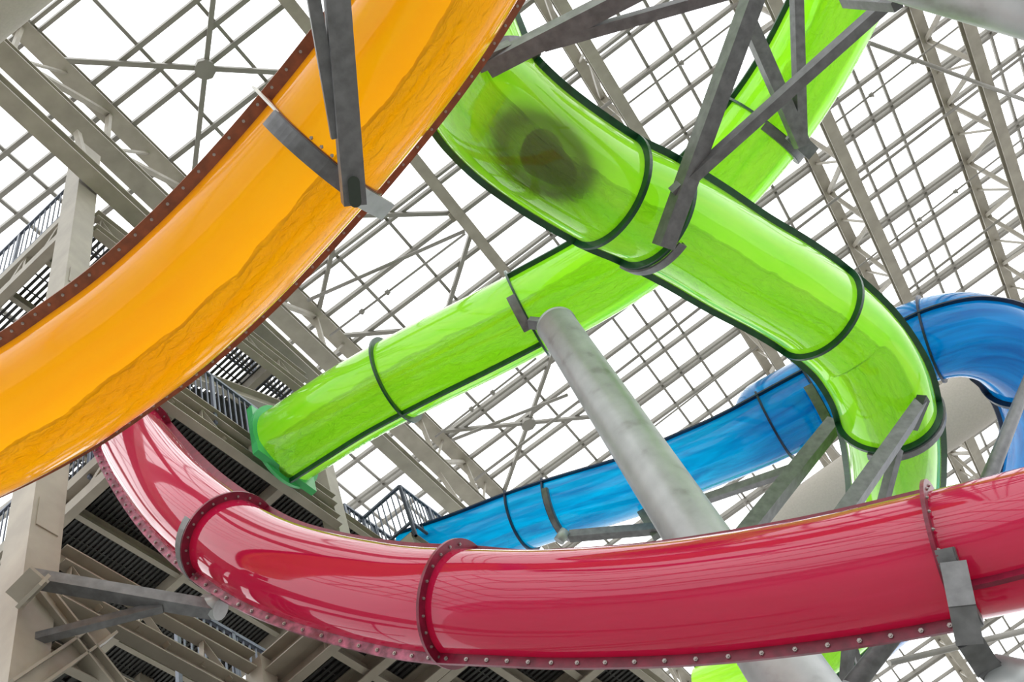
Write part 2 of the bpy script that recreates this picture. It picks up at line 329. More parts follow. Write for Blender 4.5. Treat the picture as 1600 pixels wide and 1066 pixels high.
# ------------------------------------------------------------------ water slides
class Slide:
    """centreline through control points given as pixel and distance; frame: T along, U up, S sideways"""
    def __init__(s, ctrl, R, step=10):
        p = [P(*c) for c in ctrl]; s.R = R; s.step = step; pts = []
        ex = [p[0]*2-p[1]]+p+[p[-1]*2-p[-2]]
        for i in range(len(p)-1):
            a, b, c, d = ex[i:i+4]
            for k in range(step):
                t = k/step
                pts.append(.5*((2*b)+(c-a)*t+(2*a-5*b+4*c-d)*t*t+(3*b-a-3*c+d)*t**3))
        pts.append(p[-1])
        for _ in range(3):                       # relax small wobbles
            pts = [pts[0]]+[(pts[i-1]+pts[i]*2+pts[i+1])/4 for i in range(1, len(pts)-1)]+[pts[-1]]
        s.p = pts; s.len = [0]
        for i in range(1, len(pts)): s.len.append(s.len[-1]+(pts[i]-pts[i-1]).length)
        s.T = [(pts[min(i+1, len(pts)-1)]-pts[max(i-1, 0)]).normalized() for i in range(len(pts))]
    def at(s, t):
        x = max(0, min(len(s.p)-1.0001, t*s.step)); i = int(x); f = x-i
        p = s.p[i].lerp(s.p[i+1], f); T = s.T[i].lerp(s.T[i+1], f).normalized(); L = s.len[i]*(1-f)+s.len[i+1]*f
        U = (ZUP-T*T.z).normalized(); return p, T, U, T.cross(U), L
    def dir(s, t, ang):
        p, T, U, S, L = s.at(t); a = R_(ang); return U*math.cos(a)+S*math.sin(a)
    def pt(s, t, ang, r): return s.at(t)[0]+s.dir(t, ang)*r
    def span(s, t0, t1, sub=2):
        n = max(2, int(round((t1-t0)*s.step*sub))); return [t0+(t1-t0)*k/n for k in range(n+1)]
    def shell(s, b, t0, t1, a0=0, a1=360, n=56, prof=None):
        """wall of the tube between angles a0 and a1; UV = metres along, 6 x turns round"""
        ts = s.span(t0, t1); angs = prof or [(a0+(a1-a0)*k/n, s.R) for k in range(n+1)]
        vs = [s.pt(t, a, r) for t in ts for a, r in angs]; m = len(angs); base = len(b.v); fs = []; k0 = len(b.f)
        for i in range(len(ts)-1):
            Li, Lj = s.at(ts[i])[4], s.at(ts[i+1])[4]
            for k in range(m-1):
                fs.append((i*m+k, i*m+k+1, (i+1)*m+k+1, (i+1)*m+k))
                va, vb = angs[k][0]/60, angs[k+1][0]/60
                b.uv[k0+len(fs)-1] = [(Li, va), (Li, vb), (Lj, vb), (Lj, va)]
        b.add(vs, fs, True)
        return b
    def seam(s, b, t0, t1, ang, r0, r1, th, tilt=0):
        """flat lip running along the slide at angle ang"""
        ts = s.span(t0, t1); vs = []
        for t in ts:
            p, T, U, S, L = s.at(t); d = s.dir(t, sang(ang, t, t0, t1)); nrm = T.cross(d)
            for r, q in ((r0, -th/2), (r1, -th/2), (r1, th/2), (r0, th/2)): vs.append(p+d*r+nrm*q)
        fs = []
        for i in range(len(ts)-1):
            for k in range(4): fs.append((i*4+k, i*4+(k+1) % 4, i*4+4+(k+1) % 4, i*4+4+k))
        e = (len(ts)-1)*4; fs += [(3, 2, 1, 0), (e, e+1, e+2, e+3)]
        b.add(vs, fs); return b
    def ring(s, b, t, r0, r1, wd, a0=0, a1=360, n=64, off=0.0):
        p, T, U, S, L = s.at(t); full = abs(a1-a0) >= 360; vs = []; m = n if full else n+1
        for k in range(m):
            a = R_(a0+(a1-a0)*k/n); d = U*math.cos(a)+S*math.sin(a)
            for r, q in ((r0, -wd/2), (r1, -wd/2), (r1, wd/2), (r0, wd/2)): vs.append(p+d*r+T*(q+off))
        fs = []
        for i in range(n):
            j = (i+1) % m
            for k in range(4): fs.append((i*4+k, i*4+(k+1) % 4, j*4+(k+1) % 4, j*4+k))
        if not full: e = n*4; fs += [(3, 2, 1, 0), (e, e+1, e+2, e+3)]
        b.add(vs, fs); return b
def sang(a, t, t0, t1):
    return a if not isinstance(a, tuple) else a[0]+(a[1]-a[0])*(t-t0)/(t1-t0)
def opp(a): return (a, (a[0]+180, a[1]+180)) if isinstance(a, tuple) else (a, a+180)
BOLTS = {}
def bolt(parent, p, nrm, size, mt='bolt'):
    """hexagon head, one mesh shared by all of its size"""
    if size not in BOLTS:
        b = MB(); b.tube([Vector((0, 0, -.3*size)), Vector((0, 0, .9*size))], size, 6, smooth=False); b.tube([Vector((0, 0, .9*size)), Vector((0, 0, 1.4*size))], size*.5, 6, smooth=False)
        me = bpy.data.meshes.new('bolt'); me.from_pydata(b.v, [], b.f); me.materials.append(M[mt]); BOLTS[size] = me
    o = bpy.data.objects.new('bolt', BOLTS[size]); C.objects.link(o); root = parent
    while root.parent: root = root.parent
    o.parent = parent; o.rotation_euler = nrm.to_track_quat('Z', 'Y').to_euler(); o.location = p-root.location
    return o
def tube_slide(sl, root, joints, mt, fl, FW=.08, seams=(90, 270), seam_from=None, ring_w=.05, shell_n=56, closed=True, seam_mt=None):
    """sections between joints, seam lips along each, a flange ring at each joint"""
    ends = joints
    parts = []
    for i in range(len(ends)-1):
        sec = sl.shell(MB(), ends[i], ends[i+1], 0, 360, shell_n).build('tube_section', mt, root)
        sa = seams[i]
        for a in sa:
            q = sl.seam(MB(), ends[i], ends[i+1], a, sl.R-.01, sl.R+FW, .035).build('seam_flange', (seam_mt or {}).get((i, a), fl), root)
            parts.append((i, a, q))
    rings = []
    for t in ends[1:-1]: rings.append(sl.ring(MB(), t, sl.R-.015, sl.R+FW, ring_w).build('joint_flange', fl, root))
    return parts, rings

# --- upper green tube: from the top centre, over to the right, curling down
GR = .69
green = Slide([(716, -420, 15.4), (698, -70, 13.5), (708, 20, 13.0), (748, 132, 12.7), (793, 189, 12.55), (861, 243, 12.8), (948, 298, 13.3), (1008, 326, 13.6),
               (1080, 366, 14.1), (1152, 411, 14.6), (1218, 448, 15.0), (1272, 484, 15.4), (1332, 536, 15.8), (1372, 596, 15.8), (1388, 650, 16.2), (1397, 715, 17.0), (1396, 790, 18.3),
               (1375, 880, 20.2), (1320, 965, 21.3), (1230, 1035, 22.2), (1110, 1090, 23.0)], GR)
t = thing('waterslide_tube', green.p[0], 'upper lime green tube slide with a rider inside, curling down behind the red slide', 'water slide')
gj = [0, 3, 6.0, 7.1, 11.05, 13.9, 16.2, 20]
tube_slide(green, t, gj, 'green', 'green_fl', .085, seams=[opp(95), opp((98, 84)), opp(83), opp(84), opp((87, 112)), opp((112, 128)), opp(140)])
G1 = t
# --- lower green tube: from the top right down to the tower
green2 = Slide([(1490, -420, 15.3), (1345, -80, 16.2), (1302, 15, 16.5), (1247, 118, 16.9), (1192, 198, 17.1), (1115, 288, 17.25), (1033, 360, 17.3), (945, 423, 17.35), (843, 480, 17.4),
                (752, 527, 17.5), (665, 570, 17.7), (566, 622, 18.0), (500, 663, 18.25), (446, 698, 18.5)], GR)
t = thing('waterslide_tube', green2.p[0], 'lower lime green tube slide running from the tower deck up to the top right', 'water slide')
tube_slide(green2, t, [0, 4.0, 8.2, 10.45, 13], 'green', 'green_fl', .085, seams=[opp(278), opp(278), opp(168), opp(168)], ring_w=.035)
green2.ring(MB(), 13, GR-.015, GR+.1, .06).build('end_flange', 'greenbox', t)
G2 = t

# --- orange open flume at upper left
OR = .665
orange = Slide([(-330, 805, 11.05), (-80, 700, 10.95), (60, 628, 10.9), (146, 571, 10.85), (240, 502, 10.8), (350, 402, 10.75), (455, 290, 10.7), (550, 178, 10.6), (636, 66, 10.5), (705, -40, 10.4), (790, -190, 10.3), (900, -400, 10.1)], OR)
t = thing('waterslide_flume', orange.p[0], 'wide translucent orange slide sweeping across the upper left corner', 'water slide')
oj = [0, 6.55, 11]
prof = [(82+k*(190/44), OR) for k in range(45)]
oparts = []
for i in range(2):
    sec = orange.shell(MB(), oj[i], oj[i+1], prof=prof).build('flume_section', 'orange', t)
    for a in (82, 272):
        q = orange.seam(MB(), oj[i], oj[i+1], a, OR-.01, OR+.125, .03).build('side_flange', 'orange_fl', t); oparts.append((i, a, q))
orange.ring(MB(), 6.55, OR-.01, OR+.05, .03, 82, 272).build('joint_flange', 'orange_fl', t)
O1 = t

# --- red closed slide across the bottom
RR = .483
rz = .7
red = Slide([(c[0], c[1], c[2]*rz) for c in [(170, 560, 26.5), (182, 610, 24.8), (200, 668, 23.0), (232, 722, 21.0), (284, 785, 18.9), (360, 847, 17.2), (450, 893, 16.0), (597, 930, 14.7),
             (735, 944, 13.8), (870, 948, 13.3), (1060, 938, 12.7), (1280, 908, 12.0), (1482, 868, 11.4), (1640, 832, 11.0), (1980, 745, 10.4)]], RR)
t = thing('waterslide_tube', red.p[0], 'glossy crimson tube slide crossing the whole bottom of the photo', 'water slide')
rj = [0, 2.25, 5.0, 8.0-.15, 12.0, 14]
rparts, rrings = tube_slide(red, t, rj, 'red', 'red_fl', .09, seams=[opp(125), opp((137, 177)), opp((172, 188)), opp((187, 189)), opp(150)], ring_w=.03, seam_mt={(1, (137, 177)): 'red_white', (2, (172, 188)): 'red_white'})
R1 = t
# bolts on the red seams and rings that face the camera
def facing(p, n): return (CAM-p).dot(n) > 0
cnt = 0
for i, a, q in rparts:
    if i == 0: continue
    t0, t1 = rj[i], rj[i+1]; L0, L1 = red.at(t0)[4], red.at(t1)[4]; n = int((L1-L0)/.21)
    for k in range(n):
        tt = t0+(t1-t0)*(k+.5)/n; p, T, U, S, L = red.at(tt); d = red.dir(tt, sang(a, tt, t0, t1)); nr = T.cross(d)
        pos = p+d*(RR+.05)
        if not facing(pos, nr): nr = -nr
        if i in (1, 2, 3) and cnt < 62 and sang(a, t0, t0, t1) < 210: bolt(q, pos+nr*.016, nr, .019); cnt += 1
for j, q in enumerate(rrings):
    tt = rj[j+1]; p, T, U, S, L = red.at(tt)
    for k in range(22):
        d = red.dir(tt, k*360/22+5); pos = p+d*(RR+.036); nr = T if facing(pos, T) else -T
        if (CAM-p).dot(d) > -.15 and cnt < 99: bolt(q, pos+nr*.014, nr, .014); cnt += 1
cnt = 0
for i, a, q in oparts:
    t0, t1 = oj[i], oj[i+1]; L0, L1 = orange.at(t0)[4], orange.at(t1)[4]; n = int((L1-L0)/.24)
    for k in range(n):
        tt = t0+(t1-t0)*(k+.5)/n; p, T, U, S, L = orange.at(tt); d = orange.dir(tt, a); nr = T.cross(d); pos = p+d*(OR+.075)
        if not facing(pos, nr): nr = -nr
        if cnt < 98: bolt(q, pos+nr*.014, nr, .016); cnt += 1
# cable and junction boxes along the back of the red slide
cab = MB(); pts = []
for k in range(60):
    tt = 2.5+k*(11.4-2.5)/59; pts.append(red.pt(tt, 290, RR+.05+.02*math.sin(k*1.9)))
cab.tube(pts, .009, 6).build('cable', 'white', R1)
for tt in (3.4, 4.3, 6.1, 7.0, 9.2, 10.7):
    p = red.pt(tt, 292, RR+.03); T = red.at(tt)[1]
    MB().box(p-T*.045, p+T*.045, .07, .07, red.dir(tt, 292)).build('junction_box', 'white', R1)

# --- blue slide: open trough at left, domed tube from its middle on
BR = .69
blue = Slide([(650, 862, 21.6), (740, 832, 21.1), (828, 799, 20.7), (968, 755, 20.0), (1090, 706, 19.1), (1195, 661, 18.4), (1268, 623, 18.3), (1335, 588, 18.2), (1400, 552, 18.1), (1462, 528, 17.8),
              (1520, 524, 17.6), (1575, 545, 17.6), (1616, 600, 18.2), (1628, 680, 19.1), (1600, 775, 20.4), (1515, 865, 22.0), (1418, 935, 23.5), (1335, 1010, 25.0), (1270, 1110, 26)], BR)
t = thing('waterslide_flume', blue.p[0], 'translucent blue slide, open trough at left, domed tube looping at the right edge', 'water slide')
B1 = t
bprof = [(96+k*(180/40), BR) for k in range(41)]
bj = [0, 1.9, 2.35, 3.6, 5.15, 6.05, 8.9, 11.6, 14.5, 18]
for i in range(len(bj)-1):
    if bj[i+1] <= 5.2: sec = blue.shell(MB(), bj[i], bj[i+1], prof=bprof).build('trough_section', 'blue', t)
    else: sec = blue.shell(MB(), bj[i], bj[i+1], 0, 360, 56).build('tube_section', 'blue', t)
    for a in (96, 276): blue.seam(MB(), bj[i], bj[i+1], a, BR-.01, BR+.07, .03).build('seam_flange', 'blue_fl', t)
    if i:
        dome = bj[i] > 5.2
        wd = .035 if bj[i] not in (11.6,) else .09
        blue.ring(MB(), bj[i], BR-.012, BR+(.06 if wd < .05 else .09), wd, *((0, 360) if dome else (90, 270))).build('joint_flange', 'blue_fl', t)
# rounded front of the dome over the trough
b = MB(); p, T, U, S, L = blue.at(5.15); n1, n2 = 12, 20; vs = []
for i in range(n1+1):
    th = math.pi/2*i/n1
    for k in range(n2+1):
        a = R_(-90+180*k/n2); d = U*math.cos(a)+S*math.sin(a)
        rr = BR*math.cos(th) if i < n1 else .001
        vs.append(p-T*(.55*math.sin(th))+ (S*math.sin(a)*BR*math.cos(th*.75)+U*math.cos(a)*rr))
fs = [(i*(n2+1)+k, i*(n2+1)+k+1, (i+1)*(n2+1)+k+1, (i+1)*(n2+1)+k) for i in range(n1) for k in range(n2)]
for j in range(len(fs)): b.uv[j] = [(L, .2*(j % n2)/n2)]*4
b.add(vs, fs, True); b.build('dome_front', 'blue', t)

# ------------------------------------------------------------------ rider on an inflatable ring inside the upper green tube
tr = 4.62
p, T, U, S, L = green.at(tr)
Fw = -T if T.z > 0 else T
base = p-U*.40
t = thing('swim_ring', base, 'round inflatable swim ring inside the upper green tube, seen as a dark circle', 'swim ring')
DL = green.at(tr+.5)[4]-green.at(tr-.5)[4]
def seat(f, s_, top):
    """point above the tube wall: f along the ride, s_ sideways, top = height off the wall"""
    return green.pt(tr+f*Fw.dot(T)/DL, 180-math.degrees(s_/GR), GR-.005-top)
b = MB(); N1, N2 = 48, 14; vs = []; fs = []
for i in range(N1):
    a = 2*math.pi*i/N1
    for k in range(N2):
        q = 2*math.pi*k/N2; rr = .43+.10*math.cos(q)
        vs.append(seat(rr*math.cos(a), rr*math.sin(a), .125+.10*math.sin(q)))
for i in range(N1):
    for k in range(N2): fs.append((i*N2+k, ((i+1) % N1)*N2+k, ((i+1) % N1)*N2+(k+1) % N2, i*N2+(k+1) % N2))
b.add(vs, fs, True); b.build('ring_body', 'rubber', t)
for sgn in (-1, 1):
    q = base+S*(sgn*.40)+U*.12
    MB().tube([q-Fw*.1, q-Fw*.07+U*.05, q+Fw*.07+U*.05, q+Fw*.1], .012, 6).build('handle', 'rubber', t)
def skinned(name, joints, bones, mt, parent, origin, sub=2):
    me = bpy.data.meshes.new(name); me.from_pydata([v[0]-origin for v in joints], bones, [])
    o = bpy.data.objects.new(name, me); C.objects.link(o)
    if parent is not None: o.parent = parent
    else: o.location = origin
    sk = o.modifiers.new('skin', 'SKIN'); sk.use_smooth_shade = True
    for k, v in enumerate(joints): me.skin_vertices[0].data[k].radius = (v[1], v[1])
    me.skin_vertices[0].data[0].use_root = True
    sb = o.modifiers.new('sub', 'SUBSURF'); sb.levels = sub; sb.render_levels = sub
    me.materials.append(M[mt]); return o
def bp(f, s_, u): return base+Fw*f+S*s_+U*(u+.10)
J = [(bp(-.02, 0, -.10), .125), (bp(-.16, 0, .0), .12), (bp(-.30, 0, .20), .13), (bp(-.40, 0, .33), .12), (bp(-.44, 0, .42), .055), (bp(-.45, 0, .50), .085), (bp(-.46, 0, .585), .075),
     (bp(.04, .10, -.12), .10), (bp(.34, .13, .20), .075), (bp(.44, .13, .19), .058), (bp(.80, .12, .06), .042), (bp(.88, .12, .10), .035),
     (bp(.04, -.10, -.12), .10), (bp(.34, -.13, .20), .075), (bp(.44, -.13, .19), .058), (bp(.80, -.12, .06), .042), (bp(.88, -.12, .10), .035),
     (bp(-.39, .19, .33), .055), (bp(-.22, .34, .24), .042), (bp(-.02, .38, .17), .03), (bp(.05, .38, .17), .028),
     (bp(-.39, -.19, .33), .055), (bp(-.22, -.34, .24), .042), (bp(-.02, -.38, .17), .03), (bp(.05, -.38, .17), .028)]
E_ = [(0, 1), (1, 2), (2, 3), (3, 4), (4, 5), (5, 6), (0, 7), (7, 8), (8, 9), (9, 10), (10, 11), (0, 12), (12, 13), (13, 14), (14, 15), (15, 16), (3, 17), (17, 18), (18, 19), (19, 20), (3, 21), (21, 22), (22, 23), (23, 24)]
per = skinned('person', J, E_, 'skin', None, Vector(base))
tag(per, 'person in dark swim shorts sitting in the swim ring inside the upper green tube', 'person')
sm = MB(); NA, NB = 8, 28; vs = []
for side in (0, 1):
    for i in range(NA+1):
        q = i/NA
        for k in range(NB):
            a_ = 2*math.pi*k/NB; rx = .265+.03*math.cos(3*a_)+.04*math.cos(2*a_+.6); ry = rx*1.05
            f_, s_ = rx*math.cos(a_)*q+.02, ry*math.sin(a_)*q
            vs.append(seat(f_, s_, (0 if side == 0 else .24)*math.sqrt(max(0, 1-q**3))))
fs = []
for side in (0, 1):
    o_ = side*(NA+1)*NB
    for i in range(NA):
        for k in range(NB):
            fq = (o_+i*NB+k, o_+i*NB+(k+1) % NB, o_+(i+1)*NB+(k+1) % NB, o_+(i+1)*NB+k); fs.append(fq if side else fq[::-1])
sm.add(vs, fs, True); sm.build('swim_shorts', 'cloth', per)
hb = MB(); hd = bp(-.465, 0, .56)
vs = []; fs = []
for i in range(7):
    th = math.pi*.6*i/6
    for k in range(14):
        a = 2*math.pi*k/14; vs.append(hd+(U*math.cos(th)+(Fw*math.cos(a)+S*math.sin(a))*math.sin(th))*.097-Fw*.015)
for i in range(6):
    for k in range(14): fs.append((i*14+k, i*14+(k+1) % 14, (i+1)*14+(k+1) % 14, (i+1)*14+k))
hb.add(vs, fs, True); hb.build('hair', 'cloth', per)
for sgn in (-1, 1):                         # hands: palm, four fingers and a thumb closed on the ring's handles
    pm = bp(.06, sgn*.385, .165)
    Jh = [(pm, .03), (pm+Fw*.05, .028)]; Eh = [(0, 1)]
    for k in range(4):
        o_ = S*(sgn*(.026-.017*k)); ln = (.03, .036, .034, .026)[k]
        b0 = len(Jh); Jh += [(pm+Fw*.07+o_, .010), (pm+Fw*(.07+ln)+o_-U*.012, .009), (pm+Fw*(.065+ln)+o_-U*.04, .008)]; Eh += [(1, b0), (b0, b0+1), (b0+1, b0+2)]
    b0 = len(Jh); Jh += [(pm+Fw*.02-S*(sgn*.04), .011), (pm+Fw*.055-S*(sgn*.055)-U*.015, .009)]; Eh += [(0, b0), (b0, b0+1)]
    skinned('hand', Jh, Eh, 'skin', per, Vector(base), 1)

# ------------------------------------------------------------------ columns, support arms and saddles
def lathe(b, base_, axis, prof, n=40):
    y = Vector((1, 0, 0))-axis*axis.x; y.normalize(); x = axis.cross(y); vs = []
    for h, r in prof:
        for k in range(n):
            a = 2*math.pi*k/n; vs.append(base_+axis*h+(x*math.cos(a)+y*math.sin(a))*r)
    fs = [(i*n+k, i*n+(k+1) % n, (i+1)*n+(k+1) % n, (i+1)*n+k) for i in range(len(prof)-1) for k in range(n)]
    b.add(vs, fs, True); return b
gx, gy = -.62, 9.32
t = thing('steel_column', Vector((gx, gy, 0)), 'thick round galvanised column rising to the lower green tube', 'column')
top = 13.62+1.6
o = lathe(MB(), Vector((gx, gy, 0)), ZUP, [(0, .46), (4, .42), (8.3, .373), (12, .335), (top-.06, .30), (top-.06, .312), (top, .312), (top, .27), (top-.5, .27)], 48); o.build('shaft', 'pipe', t)
lathe(MB(), Vector((gx, gy, top-.10)), ZUP, [(0, .001), (0, .26), (.02, .26), (.02, .001)]).build('cap_plate', 'grate', t)
lathe(MB(), Vector((gx, gy, 0)), ZUP, [(0, .7), (.05, .7), (.05, .45)]).build('base_plate', 'galv', t)
def saddle(sl, tt, a0, a1, wd=.10, off=.0, r=.09, name='saddle', parent=None, mt='galv', lip=.10):
    b = MB(); sl.ring(b, tt, sl.R+r, sl.R+r+.03, wd, a0, a1, 24, off); sl.ring(b, tt, sl.R+.01, sl.R+r+.02, .02, a0, a1, 24, off+wd/2)
    return b.build(name, mt, parent)
# column head to the lower green tube
p, T, U, S, L = green2.at(8.2)
saddle(green2, 8.2, 196, 240, .13, .07, .085, 'saddle', t)
q = green2.pt(8.2, 203, GR+.1)
MB().box(q, Vector((gx, gy, top-.03)), .16, .12).build('head_bracket', 'galv', t)

def arm(b, x0, y0, z0, x1, y1, z1, s0, s1=None, upv=ZUP):
    a, c = P(x0, y0, z0), P(x1, y1, z1); s1 = s1 or s0
    if y0 < 0: a = a+(a-c)*1.1           # carried on up to the steelwork above
    b.prism(a, c, rect(s0, s0), upv, rect(s1, s1)); return b
def support(label, spec, loc, group=None):
    t = thing('slide_support', loc, label, 'slide support', group)
    for nm, args in spec: arm(MB(), *args).build(nm, 'galv', t)
    return t
# arm holding the orange slide
t = support('galvanised square arm with a slotted end holding the orange slide', [('arm', (519, -90, 8.9, 553, 318, 9.62, .21, .20)), ('brace', (480, -60, 8.9, 527, 215, 9.45, .11))], P(519, -90, 8.9))
e = P(554, 300, 9.5); d = (P(555, 318, 9.62)-P(535, 100, 9.3)).normalized()
view = (CAM-e).normalized()
b = MB(); x = d.cross(view).normalized()
pts = [e+view*.09+d*(.085*sy)+ (x*math.cos(a)+d*math.sin(a))*.052 for sy, aa in ((1, range(0, 181, 20)), (-1, range(180, 361, 20))) for a in [R_(q) for q in aa]]
b.add(pts+[q+view*.006 for q in pts], [tuple(range(len(pts)))[::-1], tuple(range(len(pts), 2*len(pts)))]); b.build('slot', 'rubber', t)
saddle(orange, 6.55, 114, 226, .17, -.09, .06, 'saddle', t)
q0, q1 = orange.pt(6.55, 122, OR+.14), orange.pt(6.55, 84, OR+.22)
p_, T_, U_, S_, L_ = orange.at(6.55)
MB().prism(orange.pt(6.55, 200, OR+.12)-T_*.10, orange.pt(6.55, 254, OR+.20)-T_*.10, rect(.20, .05), T_.cross(S_)).build('end_plate', 'pipe', t)
MB().box(orange.pt(6.55, 83, OR+.20), orange.pt(6.55, 116, OR+.05), .02, .05).build('clip', 'white', t)
for k in range(6):
    a_ = 150+k*10; n_ = orange.at(6.55)[1]; bolt(t, orange.pt(6.55, a_, OR+.03)+n_*.03, n_, .018)
# pair of arms at the top centre holding the upper green tube behind the orange slide
t = support('pair of galvanised arms at top centre reaching the upper green tube beside the orange slide', [('arm', (1020, -28, 11.2, 763, 104, 11.9, .17, .20)), ('brace', (1160, -18, 11.1, 850, 70, 11.68, .12))], P(1020, -45, 11.2))
saddle(green, 3.0, 110, 240, .14, .05, .09, 'saddle', t)
MB().box(P(745, 100, 11.85), P(800, 76, 11.85), .16, .2).build('end_plate', 'galv', t)
# long arm and brace to the second joint of the upper green tube
t = support('long galvanised arm and brace at the joint of the upper green tube', [('arm', (1190, -40, 12.2, 1036, 386, 12.65, .20, .20)), ('brace', (1430, -35, 12.0, 1052, 303, 12.55, .13, .13))], P(1190, -40, 12.2))
saddle(green, 7.1, 183, 264, .12, .09, .085, 'saddle', t)
# arms to the lower green tube at upper right
t = support('galvanised V of two arms hanging at the joint of the upper right green tube', [('arm', (1162, 18, 15.6, 1254, 228, 15.9, .20, .20)), ('brace', (1243, -60, 15.4, 1251, 215, 15.9, .15, .15))], P(1162, 18, 15.6))
saddle(green2, 4.0, 120, 215, .13, .06, .085, 'saddle', t)
MB().box(P(1236, 208, 16.0), P(1270, 240, 16.4), .22, .05).build('end_plate', 'galv', t)
# pipe boom in the top right corner
t = thing('steel_boom', P(1400, -60, 9.5), 'thick galvanised pipe boom crossing the top right corner', 'pipe')
MB().tube([P(1392, -62, 9.8), P(2150, 153, 8.6)], .33, 40).build('shaft', 'pipe', t)
MB().tube([P(1384, -64, 9.82), P(1392, -62, 9.8)], .37, 40).build('end_flange', 'pipe', t)
MB().box(P(1320, 2, 11.2), P(1402, 8, 10.2), .10, .10).build('lug', 'galv', t)
# arm under the curl of the upper green tube
t = support('galvanised arm with brace under the curl of the green tube, above the red slide', [('arm', (1438, 632, 15.2, 1300, 830, 13.3, .17, .20)), ('brace', (1402, 702, 14.8, 1368, 830, 14.4, .12))], P(1300, 830, 13.3))
saddle(green, 13.9, 105, 235, .13, .09, .085, 'saddle', t)
MB().box(P(1443, 622, 15.2), P(1424, 668, 15.0), .14, .14).build('end_plate', 'rubber', t)
# arms under the blue trough
t = support('dark galvanised arms under the blue trough right of the column', [('arm', (1304, 662, 16.9, 1130, 880, 15.2, .22, .24)), ('brace', (1240, 733, 16.5, 1085, 786, 17.6, .13))], P(1130, 880, 15.2))
saddle(blue, 6.05, 120, 200, .14, -.08, .08, 'saddle', t)
t = support('galvanised bracket pipe under the blue trough left of the column', [('arm', (890, 838, 19.4, 1030, 826, 19.0, .16)), ], P(890, 838, 19.4))
saddle(blue, 2.35, 110, 200, .10, .06, .07, 'saddle', t)
MB().tube([P(873, 846, 19.3), P(884, 830, 19.4)], .10, 12).build('pipe_stub', 'pipe', t)
MB().box(P(1005, 800, 19.4), P(1028, 838, 19.0), .2, .2).build('clamp', 'galv', t)
# struts at right and at the bottom right
t = support('sloping round galvanised strut beside the blue loop at right edge', [], P(1610, 560, 15))
MB().tube([P(1620, 560, 15.4), P(1548, 740, 14.2), P(1500, 860, 13.5), P(1330, 1075, 12.6)], [.07, .10, .11, .12], 16).build('strut', 'galv', t)
t = support('thin galvanised strut hanging below the red slide beside the blue slide', [('strut', (1328, 985, 13.5, 1318, 1110, 13.3, .12)), ('brace', (1330, 1000, 13.5, 1358, 1080, 13.4, .07))], P(1328, 985, 13.5))
# bent plate holding the red slide at right
t = thing('slide_support', P(1500, 900, 7.3), 'bent galvanised plate holding the red slide at lower right', 'slide support')
b = MB(); pp = [P(1490, 882, 7.38), P(1503, 945, 7.15), P(1514, 1000, 7.1), P(1540, 1040, 7.2), P(1590, 1085, 7.4)]
for i in range(4): b.box(pp[i], pp[i+1]+(pp[i+1]-pp[i]).normalized()*.03, .17, .07, (CAM-pp[i]).normalized())
b.build('plate', 'galv', t)
saddle(red, 12.0, 120, 190, .12, .06, .06, 'saddle', t)
MB().tube([P(1553, 1062, 7.3), P(1660, 1085, 7.0)], .17, 32).build('pipe_stub', 'pipe', t)
# strut and bracket from the tower column to the first joint of the red slide
t = thing('slide_support', P(60, 905, 11.3), 'galvanised strut with brace from the tower column to the red slide', 'slide support')
arm(MB(), 44, 903, 11.1, 334, 953, 11.3, .15).build('arm', 'galv', t); arm(MB(), 50, 1000, 10.85, 254, 948, 11.22, .095).build('brace', 'galv', t)
for (x0, y0, x1, y1) in ((24, 936, 62, 898), (6, 1034, 50, 1000)):
    b = MB(); b.box(P(x0, y0, 11.0), P(x1, y1, 10.95), .24, .05, (CAM-P(x0, y0, 11)).normalized()); b.box(P(x0+10, y0+6, 10.9), P(x1+8, y1+8, 10.85), .04, .24, (CAM-P(x0, y0, 11)).normalized())
    b.build('wall_bracket', 'paint', t)
saddle(red, 5.0, 100, 262, .13, -.07, .065, 'saddle', t)
MB().tube([P(318, 946, 11.4), P(345, 952, 11.3)], .12, 14).build('pipe_stub', 'pipe', t)

# ------------------------------------------------------------------ slide tower
FA = -6.95                                   # plane of the tower's face
CW = .42
def wcol(a, b, h0, h1, label, wd=CW):
    t = thing('tower_column', tow(a, b, h0), label, 'column')
    MB().box(tow(a, b, h0), tow(a, b, h1), wd*1.05, wd, T1).build('shaft', 'paint', t)
    for k in range(1, 4):
        h = h0+(h1-h0)*k/4; MB().box(tow(a, b, h-.25), tow(a, b, h+.25), wd*1.05+.03, wd*.7, T1).build('splice_plate', 'paint', t)
    MB().box(tow(a, b, h0), tow(a, b, h0+.05), wd*1.6, wd*1.6, T1).build('base_plate', 'paint', t)
    return t
H0 = -1.6
wcol(4.66, -7.12, H0, 23.2, 'tall beige steel column of the tower at the left edge, under the orange slide')
wcol(4.66, -12.2, H0, 21.0, 'beige tower column at far left behind the railing')
wcol(10.6, -7.15, H0, 19.6, 'beige tower column beside the green box where the lower green tube ends', .30)
wcol(10.6, -12.2, H0, 21.0, 'beige tower column standing behind the tower decks', .34)
wcol(14.8, -6.9, H0, 15.4, 'beige tower column under the far platform by the blue slide', .30)
wcol(7.95, -6.95, H0, 10.4, 'short beige post at the end of the lower tower beam', .26)
wcol(14.8, -12.2, H0, 15.4, 'beige tower column at the back of the far platform', .30)
def girder(name, label, cat, a0, b0, a1, b1, h, ht=.34, wd=.18):
    o = MB().prism(tow(a0, b0, h), tow(a1, b1, h), channel(wd, ht, .02), ZUP).build(name, 'paint'); tag(o, label, cat); return o
